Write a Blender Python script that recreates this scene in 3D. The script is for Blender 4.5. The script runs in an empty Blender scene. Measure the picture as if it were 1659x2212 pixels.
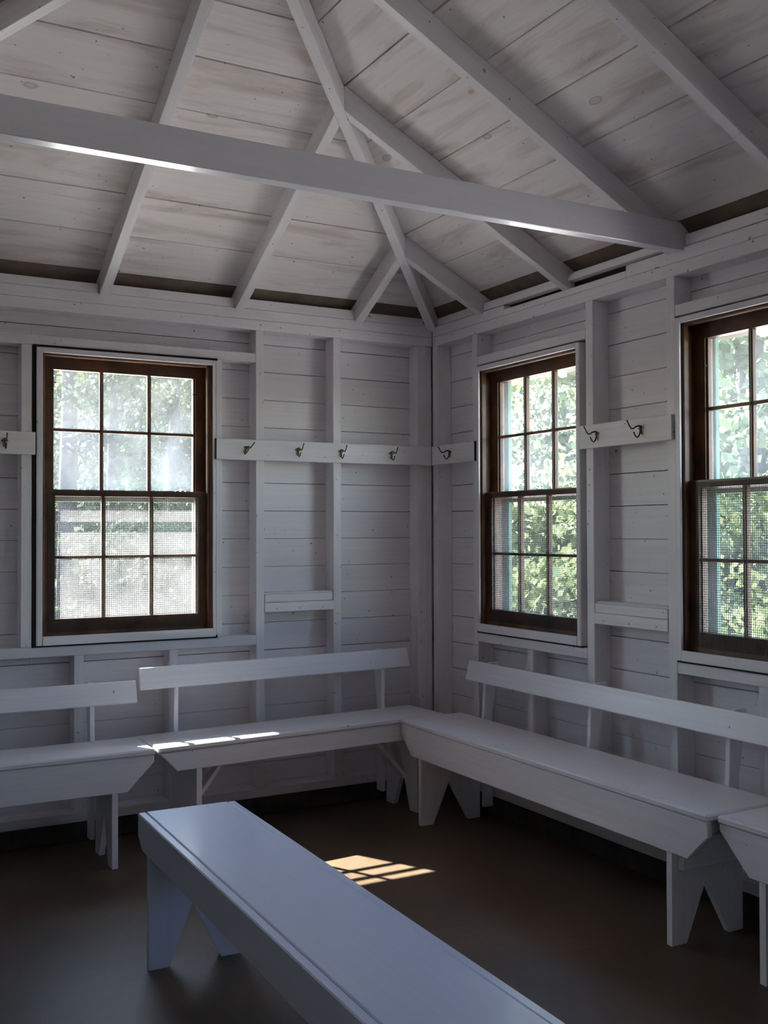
import bpy, bmesh, math, random
from mathutils import Vector, Matrix

S = bpy.context.scene
C = S.collection
rnd = random.Random(7)

# ------------------------------------------------------------------ camera
YAW, PITCH, ROLL = 0.5065798, 0.0174945, -0.0034026
F_PX, FRAME_H = 2266.8, 2212.0
_f = Vector((math.sin(YAW)*math.cos(PITCH), math.cos(YAW)*math.cos(PITCH), math.sin(PITCH)))
_r0 = Vector((math.cos(YAW), -math.sin(YAW), 0)); _u0 = _r0.cross(_f)
_r = _r0*math.cos(ROLL) + _u0*math.sin(ROLL); _u = -_r0*math.sin(ROLL) + _u0*math.cos(ROLL)
cam_data = bpy.data.cameras.new('camera')
cam_data.sensor_fit = 'VERTICAL'; cam_data.sensor_height = 36.0
cam_data.lens = F_PX*36.0/FRAME_H
cam_data.clip_start = 0.05; cam_data.clip_end = 300
cam = bpy.data.objects.new('camera', cam_data); C.objects.link(cam)
cam.matrix_world = Matrix(((_r.x, _u.x, -_f.x, -2.79473), (_r.y, _u.y, -_f.y, -4.52503),
                           (_r.z, _u.z, -_f.z, 1.31), (0, 0, 0, 1)))
S.camera = cam

# ------------------------------------------------------------------ sky, sun, exposure
SKY_STRENGTH = 0.50
SUN_ENERGY = 24.0
w = bpy.data.worlds.new('sky'); S.world = w; w.use_nodes = True
nt = w.node_tree; nt.nodes.clear()
sky = nt.nodes.new('ShaderNodeTexSky'); sky.sky_type = 'NISHITA'; sky.sun_disc = False
sky.sun_elevation = math.radians(48.2); sky.sun_rotation = math.radians(-26.6)
sky.air_density = 1.2; sky.dust_density = 0.9; sky.ozone_density = 2.0
bgn = nt.nodes.new('ShaderNodeBackground'); bgn.inputs['Strength'].default_value = SKY_STRENGTH
out = nt.nodes.new('ShaderNodeOutputWorld')
nt.links.new(sky.outputs[0], bgn.inputs[0]); nt.links.new(bgn.outputs[0], out.inputs[0])
sd = bpy.data.lights.new('sun', 'SUN'); sd.energy = SUN_ENERGY; sd.angle = math.radians(0.55)
sd.color = (1.0, 0.94, 0.88)
sun = bpy.data.objects.new('sun', sd); C.objects.link(sun)
sun.rotation_euler = Vector((0.52, -1.0, -1.25)).to_track_quat('-Z', 'Y').to_euler()
sun.location = (-4, 8, 10)
vs = S.view_settings
vs.view_transform = 'Standard'; vs.look = 'None'; vs.gamma = 1.0; vs.use_curve_mapping = False
vs.exposure = 2.15
S.cycles.use_denoising = True
S.cycles.max_bounces = 12; S.cycles.diffuse_bounces = 7; S.cycles.transparent_max_bounces = 24
S.cycles.sample_clamp_indirect = 6.0
S.cycles.caustics_reflective = False; S.cycles.caustics_refractive = False

def portal(name, loc, rot, sx, sy):
    d = bpy.data.lights.new(name, 'AREA'); d.shape = 'RECTANGLE'; d.size = sx; d.size_y = sy
    d.cycles.is_portal = True
    o = bpy.data.objects.new(name, d); C.objects.link(o); o.location = loc; o.rotation_euler = rot
    return o

# ------------------------------------------------------------------ dimensions (metres)
W = 3.32          # room width along x: 0 .. -W
LY = 5.80         # room length along y: 0 .. -LY
PL_B, PL_T = 2.240, 2.336
SILL_B, SILL_T = 0.082, 0.125
D = 0.085         # stud depth; planks behind
P = 0.525         # roof pitch
ROOF0 = 2.420     # roof plank underside at run 0
RAF0 = 2.325      # rafter underside at run 0
OVER = 0.52       # eaves overhang
DOOR = (-1.45, -0.75, 2.05)       # door behind the camera: x0, x1, height

# ------------------------------------------------------------------ materials
def mat_new(name):
    m = bpy.data.materials.new(name); m.use_nodes = True
    n = m.node_tree; b = n.nodes['Principled BSDF']
    return m, n, b

def coords(n, scale, rand=7.0):
    tc = n.nodes.new('ShaderNodeTexCoord'); oi = n.nodes.new('ShaderNodeObjectInfo')
    mul = n.nodes.new('ShaderNodeVectorMath'); mul.operation = 'SCALE'
    mul.inputs[0].default_value = (3.1, 5.7, 2.3)
    sc = n.nodes.new('ShaderNodeMath'); sc.operation = 'MULTIPLY'; sc.inputs[1].default_value = rand
    n.links.new(oi.outputs['Random'], sc.inputs[0]); n.links.new(sc.outputs[0], mul.inputs['Scale'])
    add = n.nodes.new('ShaderNodeVectorMath'); add.operation = 'ADD'
    n.links.new(tc.outputs['Object'], add.inputs[0]); n.links.new(mul.outputs[0], add.inputs[1])
    mp = n.nodes.new('ShaderNodeMapping'); mp.inputs['Scale'].default_value = scale
    n.links.new(add.outputs[0], mp.inputs['Vector'])
    return mp.outputs[0], add.outputs[0]

def noise(n, vec, scale, detail=4.0, rough=0.55, dist=0.0):
    t = n.nodes.new('ShaderNodeTexNoise'); t.inputs['Scale'].default_value = scale
    t.inputs['Detail'].default_value = detail; t.inputs['Roughness'].default_value = rough
    t.inputs['Distortion'].default_value = dist
    n.links.new(vec, t.inputs['Vector']); return t.outputs[0]

def ramp(n, fac, stops):
    r = n.nodes.new('ShaderNodeValToRGB'); el = r.color_ramp.elements
    el[0].position, el[0].color = stops[0][0], stops[0][1]
    el[1].position, el[1].color = stops[1][0], stops[1][1]
    for p_, c_ in stops[2:]:
        e = el.new(p_); e.color = c_
    n.links.new(fac, r.inputs[0]); return r.outputs[0]

def mix(n, fac, a, b, mode='MIX'):
    m = n.nodes.new('ShaderNodeMix'); m.data_type = 'RGBA'; m.blend_type = mode
    if hasattr(fac, 'links'): n.links.new(fac, m.inputs[0])
    else: m.inputs[0].default_value = fac
    for i, v in ((6, a), (7, b)):
        if hasattr(v, 'links'): n.links.new(v, m.inputs[i])
        else: m.inputs[i].default_value = v
    return m.outputs[2]

def g(v): return (v, v, v, 1)

def paint(name, base, stain=0.25, stain_col=(0.33, 0.25, 0.20, 1), rough=0.5, bump=0.12, knots=0.5,
          stain_lo=0.52, stain_hi=0.75, brush=0.15, spec=0.4, dots=0.755):
    m, n, b = mat_new(name)
    v, raw = coords(n, (1.0, 7.0, 7.0))
    big = noise(n, v, 1.6, 5, 0.6, 0.6)
    st = ramp(n, big, [(stain_lo, g(0)), (stain_hi, g(stain))])
    vk, _ = coords(n, (1.0, 1.9, 1.9), 11.0)
    vor = n.nodes.new('ShaderNodeTexVoronoi'); vor.inputs['Scale'].default_value = 2.2
    n.links.new(vk, vor.inputs['Vector'])
    kn = ramp(n, vor.outputs['Distance'], [(0.0, g(0.55*knots)), (0.045, g(0.30*knots)), (0.06, g(0.9*knots)), (0.075, g(0))])
    vg, _ = coords(n, (0.6, 26.0, 26.0))
    gr = noise(n, vg, 3.2, 6, 0.62, 0.35)
    grc = ramp(n, gr, [(0.36, g(0.86)), (0.62, g(1.0))])
    c1 = mix(n, st, base, stain_col)
    c2 = mix(n, kn, c1, (0.30, 0.22, 0.16, 1)) if knots > 0 else c1
    c3 = mix(n, 0.45, c2, grc, 'MULTIPLY')
    spk = noise(n, raw, 55.0, 1, 0.4)
    spc = ramp(n, spk, [(dots, g(0)), (dots+0.045, g(0.75))])
    c4 = mix(n, spc, c3, (0.09, 0.07, 0.055, 1))
    n.links.new(c4, b.inputs['Base Color'])
    rr = n.nodes.new('ShaderNodeMapRange'); rr.inputs[3].default_value = rough-0.08; rr.inputs[4].default_value = rough+0.12
    n.links.new(big, rr.inputs[0]); n.links.new(rr.outputs[0], b.inputs['Roughness'])
    b.inputs['Specular IOR Level'].default_value = spec
    bp = n.nodes.new('ShaderNodeBump'); bp.inputs['Strength'].default_value = bump; bp.inputs['Distance'].default_value = 0.004
    soft = noise(n, raw, 9.0, 3, 0.5)
    hm = n.nodes.new('ShaderNodeMath'); hm.operation = 'MULTIPLY_ADD'; hm.inputs[1].default_value = brush*4
    n.links.new(soft, hm.inputs[0]); n.links.new(gr, hm.inputs[2])
    n.links.new(hm.outputs[0], bp.inputs['Height']); n.links.new(bp.outputs[0], b.inputs['Normal'])
    return m

def flat(name, col, rough=0.6, metal=0.0, var=0.15, scale=12.0, bump=0.1):
    m, n, b = mat_new(name)
    v, raw = coords(n, (1, 1, 1))
    t = noise(n, raw, scale, 4)
    dark = tuple(c*(1-var*2) for c in col[:3]) + (1,); lite = tuple(min(1, c*(1+var)) for c in col[:3]) + (1,)
    n.links.new(ramp(n, t, [(0.3, dark), (0.7, lite)]), b.inputs['Base Color'])
    b.inputs['Roughness'].default_value = rough; b.inputs['Metallic'].default_value = metal
    bp = n.nodes.new('ShaderNodeBump'); bp.inputs['Strength'].default_value = bump; bp.inputs['Distance'].default_value = 0.003
    n.links.new(t, bp.inputs['Height']); n.links.new(bp.outputs[0], b.inputs['Normal'])
    return m

M = {}
M['wall'] = paint('wall_paint', (0.735, 0.71, 0.745, 1), 0.10, rough=0.5, bump=0.10, knots=0.12)
M['frame'] = paint('framing_paint', (0.75, 0.725, 0.76, 1), 0.16, rough=0.48, bump=0.2, knots=0.2, stain_lo=0.56)
M['roof'] = paint('roof_plank_paint', (0.76, 0.715, 0.71, 1), 0.72, (0.36, 0.25, 0.215, 1), 0.6, 0.2, 0.7, 0.49, 0.76)
M['rafter'] = paint('rafter_paint', (0.73, 0.705, 0.725, 1), 0.22, rough=0.38, bump=0.22, knots=0.25, stain_lo=0.54)
M['wall_dark'] = paint('darkened_wall_boards', (0.30, 0.25, 0.20, 1), 0.3, rough=0.6)  # unseen left wall, darkened to cut bounce light on the middle bench
M['bench'] = paint('bench_paint', (0.81, 0.795, 0.84, 1), 0.06, rough=0.34, bump=0.08, knots=0.02, brush=0.10, spec=0.5, dots=0.79)
def gloss_paint(name, base, r0=0.32, coat=0.55):
    m, n, b = mat_new(name)
    v, raw = coords(n, (0.7, 40.0, 40.0), 3.0)
    gr = noise(n, v, 3.0, 4, 0.6, 0.2)
    v2, _ = coords(n, (1.0, 3.0, 3.0), 3.0)
    wear = noise(n, v2, 2.2, 5, 0.65)
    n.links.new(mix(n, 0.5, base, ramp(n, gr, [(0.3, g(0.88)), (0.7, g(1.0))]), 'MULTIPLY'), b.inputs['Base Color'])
    n.links.new(ramp(n, wear, [(0.3, g(r0)), (0.7, g(r0+0.08))]), b.inputs['Roughness'])
    b.inputs['Specular IOR Level'].default_value = 0.7
    b.inputs['Coat Weight'].default_value = coat; b.inputs['Coat Roughness'].default_value = 0.16
    hm = n.nodes.new('ShaderNodeMath'); hm.operation = 'MULTIPLY_ADD'; hm.inputs[1].default_value = 0.6
    n.links.new(noise(n, raw, 22.0, 3, 0.5), hm.inputs[0]); n.links.new(gr, hm.inputs[2])
    bp = n.nodes.new('ShaderNodeBump'); bp.inputs['Strength'].default_value = 0.10; bp.inputs['Distance'].default_value = 0.003
    n.links.new(hm.outputs[0], bp.inputs['Height']); n.links.new(bp.outputs[0], b.inputs['Normal'])
    return m
M['beam'] = gloss_paint('tie_beam_paint', (0.70, 0.685, 0.74, 1), 0.33, 0.5)
M['bench_gloss'] = gloss_paint('bench_gloss_skylight_tint', (0.66, 0.735, 0.97, 1))  # blue skylight on the bench is put into the base colour
M['gap'] = flat('dark_gap_wood', (0.012, 0.010, 0.009), 0.9)
M['brown'] = flat('dark_stained_window_wood', (0.125, 0.050, 0.021), 0.42, 0, 0.35, 9.0, 0.2)
M['green'] = flat('green_screen_frame_paint', (0.10, 0.23, 0.17), 0.6, 0, 0.1)
M['siding'] = flat('shade_darkened_eave_wood', (0.14, 0.105, 0.08), 0.8)  # eave planks: the shade above the blocking is put into this colour
M['shingle'] = flat('roof_covering_dark', (0.02, 0.017, 0.015), 0.9)
M['metal'] = flat('aged_brass', (0.14, 0.115, 0.065), 0.38, 0.9, 0.25, 30)
M['plate'] = flat('worn_brass_plate', (0.42, 0.37, 0.27), 0.42, 0.85, 0.2, 40)
M['screw'] = flat('black_screw', (0.01, 0.01, 0.01), 0.5, 0.3)
M['wire'] = flat('screen_wire', (0.055, 0.05, 0.05), 0.6, 0.4)
M['bark'] = flat('bark', (0.045, 0.038, 0.04), 0.9, 0, 0.4, 6.0, 0.6)

def floor_mat():
    m, n, b = mat_new('stained_concrete')
    tc = n.nodes.new('ShaderNodeTexCoord')
    a = noise(n, tc.outputs['Object'], 1.3, 6, 0.6, 0.4)
    c = ramp(n, a, [(0.32, (0.055, 0.038, 0.022, 1)), (0.5, (0.085, 0.056, 0.033, 1)), (0.68, (0.135, 0.088, 0.053, 1))])
    f = noise(n, tc.outputs['Object'], 38, 5, 0.7)
    fc = ramp(n, f, [(0.3, g(0.7)), (0.65, g(1.0))])
    sp = noise(n, tc.outputs['Object'], 60, 1, 0.4)
    sc_ = ramp(n, sp, [(0.76, g(0)), (0.79, g(0.8))])
    c2 = mix(n, 0.7, c, fc, 'MULTIPLY')
    n.links.new(mix(n, sc_, c2, (0.03, 0.02, 0.012, 1)), b.inputs['Base Color'])
    rr = n.nodes.new('ShaderNodeMapRange'); rr.inputs[3].default_value = 0.30; rr.inputs[4].default_value = 0.55
    n.links.new(a, rr.inputs[0]); n.links.new(rr.outputs[0], b.inputs['Roughness'])
    bp = n.nodes.new('ShaderNodeBump'); bp.inputs['Strength'].default_value = 0.12; bp.inputs['Distance'].default_value = 0.004
    n.links.new(f, bp.inputs['Height']); n.links.new(bp.outputs[0], b.inputs['Normal'])
    return m
M['floor'] = floor_mat()
M['curb'] = flat('concrete_curb', (0.052, 0.043, 0.034), 0.85, 0, 0.3, 14, 0.5)

def glass_mat(nm, h0, h1, hb):
    m = bpy.data.materials.new(nm); m.use_nodes = True; n = m.node_tree; n.nodes.clear()
    o = n.nodes.new('ShaderNodeOutputMaterial')
    tr = n.nodes.new('ShaderNodeBsdfTransparent'); tr.inputs[0].default_value = (0.96, 0.985, 0.97, 1)
    tl = n.nodes.new('ShaderNodeBsdfTranslucent'); tl.inputs[0].default_value = (0.86, 0.87, 0.9, 1)
    gl = n.nodes.new('ShaderNodeBsdfGlossy'); gl.inputs['Roughness'].default_value = 0.05
    _, raw = coords(n, (1, 1, 1))
    t = noise(n, raw, 5.0, 5, 0.6, 0.4)
    sep = n.nodes.new('ShaderNodeSeparateXYZ'); tc = n.nodes.new('ShaderNodeTexCoord')
    n.links.new(tc.outputs['Object'], sep.inputs[0])
    mr = n.nodes.new('ShaderNodeMapRange'); mr.inputs[1].default_value = 0.2; mr.inputs[2].default_value = -0.15
    mr.inputs[3].default_value = 0.0; mr.inputs[4].default_value = hb
    n.links.new(sep.outputs[2], mr.inputs[0])
    r2 = n.nodes.new('ShaderNodeMapRange'); r2.inputs[1].default_value = 0.3; r2.inputs[2].default_value = 0.75
    r2.inputs[3].default_value = h0; r2.inputs[4].default_value = h1
    n.links.new(t, r2.inputs[0])
    add = n.nodes.new('ShaderNodeMath'); add.operation = 'ADD'
    n.links.new(mr.outputs[0], add.inputs[0]); n.links.new(r2.outputs[0], add.inputs[1])
    m1 = n.nodes.new('ShaderNodeMixShader'); n.links.new(add.outputs[0], m1.inputs[0])
    n.links.new(tr.outputs[0], m1.inputs[1]); n.links.new(tl.outputs[0], m1.inputs[2])
    m2 = n.nodes.new('ShaderNodeMixShader'); m2.inputs[0].default_value = 0.05
    n.links.new(m1.outputs[0], m2.inputs[1]); n.links.new(gl.outputs[0], m2.inputs[2])
    n.links.new(m2.outputs[0], o.inputs[0]); return m
M['glass'] = glass_mat('hazy_upper_glass', 0.02, 0.075, 0.02)
M['glass_low'] = glass_mat('dusty_lower_glass', 0.004, 0.034, 0.010)

def leaf_mat(name, col):
    m = bpy.data.materials.new(name); m.use_nodes = True; n = m.node_tree; n.nodes.clear()
    o = n.nodes.new('ShaderNodeOutputMaterial')
    d = n.nodes.new('ShaderNodeBsdfDiffuse'); t = n.nodes.new('ShaderNodeBsdfTranslucent')
    _, raw = coords(n, (1, 1, 1))
    a = noise(n, raw, 2.5, 3)
    c = ramp(n, a, [(0.3, tuple(x*0.6 for x in col)+(1,)), (0.7, tuple(min(1, x*1.3) for x in col)+(1,))])
    n.links.new(c, d.inputs[0]); n.links.new(c, t.inputs[0])
    mx = n.nodes.new('ShaderNodeMixShader'); mx.inputs[0].default_value = 0.5
    n.links.new(d.outputs[0], mx.inputs[1]); n.links.new(t.outputs[0], mx.inputs[2])
    n.links.new(mx.outputs[0], o.inputs[0]); return m
M['leaf_a'] = leaf_mat('leaves_yellow_green', (0.105, 0.135, 0.055))
M['leaf_d'] = leaf_mat('leaves_bright_green', (0.17, 0.21, 0.095))
M['leaf_e'] = leaf_mat('leaves_pale_green', (0.12, 0.165, 0.095))
M['leaf_b'] = leaf_mat('leaves_mid_green', (0.065, 0.09, 0.055))
M['leaf_c'] = leaf_mat('needles_grey_green', (0.055, 0.072, 0.062))
def ground_mat():
    m, n, b = mat_new('forest_floor')
    tc = n.nodes.new('ShaderNodeTexCoord')
    a = noise(n, tc.outputs['Object'], 0.6, 8, 0.65)
    n.links.new(ramp(n, a, [(0.35, (0.008, 0.012, 0.005, 1)), (0.6, (0.014, 0.02, 0.008, 1)), (0.75, (0.022, 0.024, 0.014, 1))]), b.inputs['Base Color'])
    b.inputs['Roughness'].default_value = 0.95; return m
M['ground'] = ground_mat()
M['bounce_apron'] = flat('pale_bounce_ground', (0.45, 0.425, 0.41), 0.95, 0, 0.2, 8.0, 0.3)

# ------------------------------------------------------------------ object helpers
def link(name, bm, mat, parent=None, smooth=False):
    me = bpy.data.meshes.new(name); bm.normal_update(); bm.to_mesh(me); bm.free()
    if smooth:
        for p_ in me.polygons: p_.use_smooth = True
    me.materials.append(mat)
    o = bpy.data.objects.new(name, me); C.objects.link(o)
    if parent is not None: o.parent = parent
    return o

def empty(name, loc=(0, 0, 0), rz=0.0, parent=None):
    o = bpy.data.objects.new(name, None); C.objects.link(o)
    o.empty_display_size = 0.1; o.location = loc; o.rotation_euler = (0, 0, rz)
    if parent is not None: o.parent = parent
    return o

def tag(o, label, cat, group=None):
    o['label'] = label; o['category'] = cat
    if group: o['group'] = group
    return o

def structure(name, loc=(0, 0, 0), label=None):
    o = empty(name, loc); o['kind'] = 'structure'
    if label: o['label'] = label
    return o

def bm_box(sx, sy, sz, bev=0.0):
    bm = bmesh.new(); bmesh.ops.create_cube(bm, size=1.0)
    bmesh.ops.scale(bm, vec=(sx, sy, sz), verts=bm.verts)
    if bev: bmesh.ops.bevel(bm, geom=bm.edges[:], offset=bev, segments=1, affect='EDGES', profile=0.5)
    return bm

def place(o, mat4, parent):
    """set parent-space matrix (parents here are Empties with known matrices)"""
    o.matrix_local = mat4

def board(name, x0, x1, y0, y1, z0, z1, mat, parent=None, bev=0.0025):
    """axis-aligned timber in parent space, its mesh's local x along the grain (the longest side)"""
    d = (x1-x0, y1-y0, z1-z0); c = Vector(((x0+x1)/2, (y0+y1)/2, (z0+z1)/2))
    ax = max(range(3), key=lambda i: d[i])
    if ax == 0: R = Matrix.Identity(3); s = d
    elif ax == 1: R = Matrix(((0, -1, 0), (1, 0, 0), (0, 0, 1))); s = (d[1], d[0], d[2])
    else: R = Matrix(((0, 0, -1), (0, 1, 0), (1, 0, 0))); s = (d[2], d[1], d[0])
    o = link(name, bm_box(*s, bev=min(bev, min(s)*0.3)), mat, parent)
    o.matrix_local = Matrix.Translation(c) @ R.to_4x4()
    return o

def prism(name, poly, axis, a0, a1, mat, parent=None, grain=None, bev=0.0):
    """extrude a 2D polygon (the two other axes, in order) along axis from a0 to a1; origin at its centre"""
    n_ = len(poly); cx = sum(p_[0] for p_ in poly)/n_; cy = sum(p_[1] for p_ in poly)/n_; ca = (a0+a1)/2
    def v3(p_, a):
        q = [p_[0]-cx, p_[1]-cy]; q.insert(axis, a-ca); return Vector(q)
    c = [cx, cy]; c.insert(axis, ca); c = Vector(c)
    G = Matrix.Identity(3) if grain is None else grain       # local -> parent rotation
    Gi = G.inverted()
    bm = bmesh.new()
    lo = [bm.verts.new(Gi @ v3(p_, a0)) for p_ in poly]; hi = [bm.verts.new(Gi @ v3(p_, a1)) for p_ in poly]
    bm.faces.new(lo); bm.faces.new(hi[::-1])
    for i in range(n_): bm.faces.new((lo[i], hi[i], hi[(i+1) % n_], lo[(i+1) % n_]))
    bmesh.ops.recalc_face_normals(bm, faces=bm.faces)
    if bev: bmesh.ops.bevel(bm, geom=bm.edges[:], offset=bev, segments=1, affect='EDGES', profile=0.5)
    o = link(name, bm, mat, parent); o.matrix_local = Matrix.Translation(c) @ G.to_4x4()
    return o
GZ = Matrix(((0, 0, -1), (0, 1, 0), (1, 0, 0)))      # local x -> z
GY = Matrix(((0, -1, 0), (1, 0, 0), (0, 0, 1)))      # local x -> y

def hull(name, pts, faces, mat, parent=None, grain=None, bev=0.0):
    c = Vector((0, 0, 0))
    for p_ in pts: c += Vector(p_)
    c /= len(pts); G = grain or Matrix.Identity(3); Gi = G.inverted()
    bm = bmesh.new(); vs_ = [bm.verts.new(Gi @ (Vector(p_)-c)) for p_ in pts]
    for f_ in faces: bm.faces.new([vs_[i] for i in f_])
    bmesh.ops.recalc_face_normals(bm, faces=bm.faces)
    if bev: bmesh.ops.bevel(bm, geom=bm.edges[:], offset=bev, segments=1, affect='EDGES', profile=0.5)
    o = link(name, bm, mat, parent); o.matrix_local = Matrix.Translation(c) @ G.to_4x4()
    return o
BOXF = [(0, 1, 2, 3), (4, 5, 6, 7), (0, 1, 5, 4), (1, 2, 6, 5), (2, 3, 7, 6), (3, 0, 4, 7)]

def add_tube(bm, pts, rad, seg=8, cap=True):
    rings = []; n_ = len(pts); ref = None
    for i, p_ in enumerate(pts):
        a = Vector(pts[max(0, i-1)]); b = Vector(pts[min(n_-1, i+1)]); t = (b-a).normalized()
        if ref is None: ref = t.orthogonal().normalized()
        ref = (ref - t*ref.dot(t)).normalized(); bi = t.cross(ref)
        r_ = rad[i] if isinstance(rad, (list, tuple)) else rad
        rings.append([bm.verts.new(Vector(p_)+(ref*math.cos(2*math.pi*k/seg)+bi*math.sin(2*math.pi*k/seg))*r_) for k in range(seg)])
    for i in range(n_-1):
        for k in range(seg):
            bm.faces.new((rings[i][k], rings[i][(k+1) % seg], rings[i+1][(k+1) % seg], rings[i+1][k]))
    if cap: bm.faces.new(rings[0][::-1]); bm.faces.new(rings[-1])

# ------------------------------------------------------------------ floor, curbs
o = board('floor', -W-0.15, 0.15, -LY-0.15, 0.15, -0.12, 0.0, M['floor']); o['kind'] = 'structure'
for nm, a in (('baseboard_back', (-W, D+0.04, 0.0, 0.16, 0, SILL_B)), ('baseboard_right', (0.0, 0.16, -LY, -0.002, 0, SILL_B)),
              ('baseboard_left', (-W-0.16, -W, -LY, 0, 0, SILL_B)), ('baseboard_front', (-W, DOOR[0], -LY-0.16, -LY, 0, SILL_B)), ('baseboard_front', (DOOR[1], 0, -LY-0.16, -LY, 0, SILL_B))):
    o = board(nm, *a, M['curb'], bev=0.006); o['kind'] = 'structure'; o['label'] = 'rough grey concrete curb under the wall framing'

# ------------------------------------------------------------------ walls
wall_back = structure('wall_back'); wall_right = structure('wall_right')
wall_left = structure('wall_left'); wall_front = structure('wall_front')
BT = 0.020   # plank thickness

def rows(z0, z1, joints):
    zs = [z for z in joints if z0 < z < z1]
    return list(zip([z0]+zs, zs+[z1]))
J = [0.0915+0.1312*k for k in range(20)]    # plank joint heights
# outer siding (closes the gaps), windows left open
def siding(parent, along, holes, a0, a1, z0, z1, off0, off1):
    cuts = sorted(set([a0, a1]+[h[0] for h in holes]+[h[1] for h in holes]))
    for s, e in zip(cuts[:-1], cuts[1:]):
        h = [q for q in holes if q[0] <= s and q[1] >= e]
        zz = [(z0, z1)] if not h else [(z0, h[0][2]), (h[0][3], z1)]
        for za, zb in zz:
            if zb-za < 0.01: continue
            if along == 'x': o_ = board('sheathing', s, e, off0, off1, za, zb, M['gap'], parent, 0)
            else: o_ = board('sheathing', off0, off1, s, e, za, zb, M['gap'], parent, 0)
def planks(parent, along, holes, a0, a1, off0, off1, z0=0.09, z1=2.34):
    for za, zb in rows(z0, z1, J):
        gp = rnd.choice((0.0008, 0.0012, 0.0016, 0.0022))
        def one(s, e, qa, qb):
            pr = rnd.uniform(-0.0012, 0.0012)
            if e-s < 0.01 or qb-qa < 0.008: return
            if along == 'x': board('plank', s, e, off0+pr, off1, qa, qb, M['wall'], parent, 0.0012)
            else: board('plank', off0+pr, off1, s, e, qa, qb, M['wall'], parent, 0.0012)
        qa, qb = za+gp, zb-gp*0.5
        hh = sorted(h for h in holes if zb > h[2] and za < h[3])
        part = [h for h in hh if za < h[2] or zb > h[3]]      # rows the window only bites into
        if not hh: one(a0, a1, qa, qb); continue
        s = a0
        for h in hh:
            one(s, h[0]+0.0, qa, qb); s = h[1]
            if h in part:
                if za < h[2]: one(h[0], h[1], qa, h[2])
                else: one(h[0], h[1], h[3], qb)
        one(s, a1, qa, qb)
W1 = (-1.937, -1.163); W2 = (-1.155, -0.405); W3 = (-2.450, -1.700)
W4 = (-3.690, -2.940); W5 = (-4.930, -4.180)   # further windows of the same wall, behind the picture edge
ZB0, ZB1 = 0.835, 2.082
h1 = [(W1[0]-0.012, W1[1]+0.008, 0.800, 2.094)]
h45 = [(W5[0], W5[1], 0.800, 2.094), (W4[0], W4[1], 0.800, 2.094)]
t1 = [(W1[0], W1[1], ZB0, ZB1)]; t23 = [(w_[0], w_[1], ZB0, ZB1) for w_ in (W5, W4, W3, W2)]
h23 = [(W3[0]-0.008, W3[1]+0.008, 0.800, 2.094), (W2[0]-0.03, W2[1]+0.0, 0.800, 2.094)]
planks(wall_back, 'x', h1, -W, 0.10, D, D+BT)
planks(wall_right, 'y', h45+h23, -LY, D, D, D+BT)
siding(wall_back, 'x', t1, -W-0.12, 0.13, 0.082, 2.345, D+BT+0.002, D+BT+0.02)
siding(wall_right, 'y', t23, -LY-0.12, D+0.02, 0.082, 2.345, D+BT+0.002, D+BT+0.02)
# unseen walls, left boards darkened to cut bounce light, front boards painted, with the doorway and a window behind the camera
board('plank', -W-D-BT, -W-D, -LY, 0.08, 0.09, 2.34, M['wall_dark'], wall_left)
board('sheathing', -W-D-BT-0.02, -W-D-BT-0.001, -LY, 0.08, 0.09, 2.34, M['gap'], wall_left)
for x0, x1, z0, z1 in ((-W-D, DOOR[0], 0.09, 2.34), (DOOR[1], D, 0.09, 2.34), (DOOR[0], DOOR[1], DOOR[2], 2.34)):
    board('plank', x0, x1, -LY-D-BT, -LY-D, z0, z1, M['wall'], wall_front)
    board('sheathing', x0, x1, -LY-D-BT-0.02, -LY-D-BT-0.001, z0, z1, M['gap'], wall_front)

F_ = M['frame']
def xstud(x0, x1, z0=SILL_T, z1=PL_B, nm='stud', y0=0.0, y1=D): board(nm, x0, x1, y0, y1, z0, z1, F_, wall_back, 0.002)
def ystud(y0, y1, z0=SILL_T, z1=PL_B, nm='stud', x0=0.0, x1=D): board(nm, x0, x1, y0, y1, z0, z1, F_, wall_right, 0.002)
# back wall framing
board('sill_plate', -W, -0.001, 0.0, D, SILL_B, SILL_T, F_, wall_back, 0.003)
board('top_plate', -W, -0.001, 0.0, D, PL_B, PL_B+0.0475, F_, wall_back, 0.002)
board('top_plate', -W, -0.001, 0.0, D, PL_B+0.0485, PL_T, F_, wall_back, 0.002)
xstud(-0.960, -0.919); xstud(-0.562, -0.520); xstud(-0.088, -0.040)
xstud(-0.038, -0.001, nm='corner_post', y0=0.010)
xstud(-2.19, -2.148); xstud(-2.61, -2.568); xstud(-3.02, -2.978); xstud(-3.32, -3.278)
xstud(-2.002, -1.958, 0.829, 2.089); xstud(-1.153, -1.124, 0.829, 2.089)
board('window_header', -2.147, -0.961, 0.0, D, 2.0900, 2.132, F_, wall_back, 0.002)
board('window_rail', -2.147, -0.961, 0.0, D, 0.785, 0.828, F_, wall_back, 0.002)
xstud(-1.785, -1.744, z1=0.7845, nm='cripple_stud'); xstud(-1.371, -1.331, z1=0.7845, nm='cripple_stud')
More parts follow.
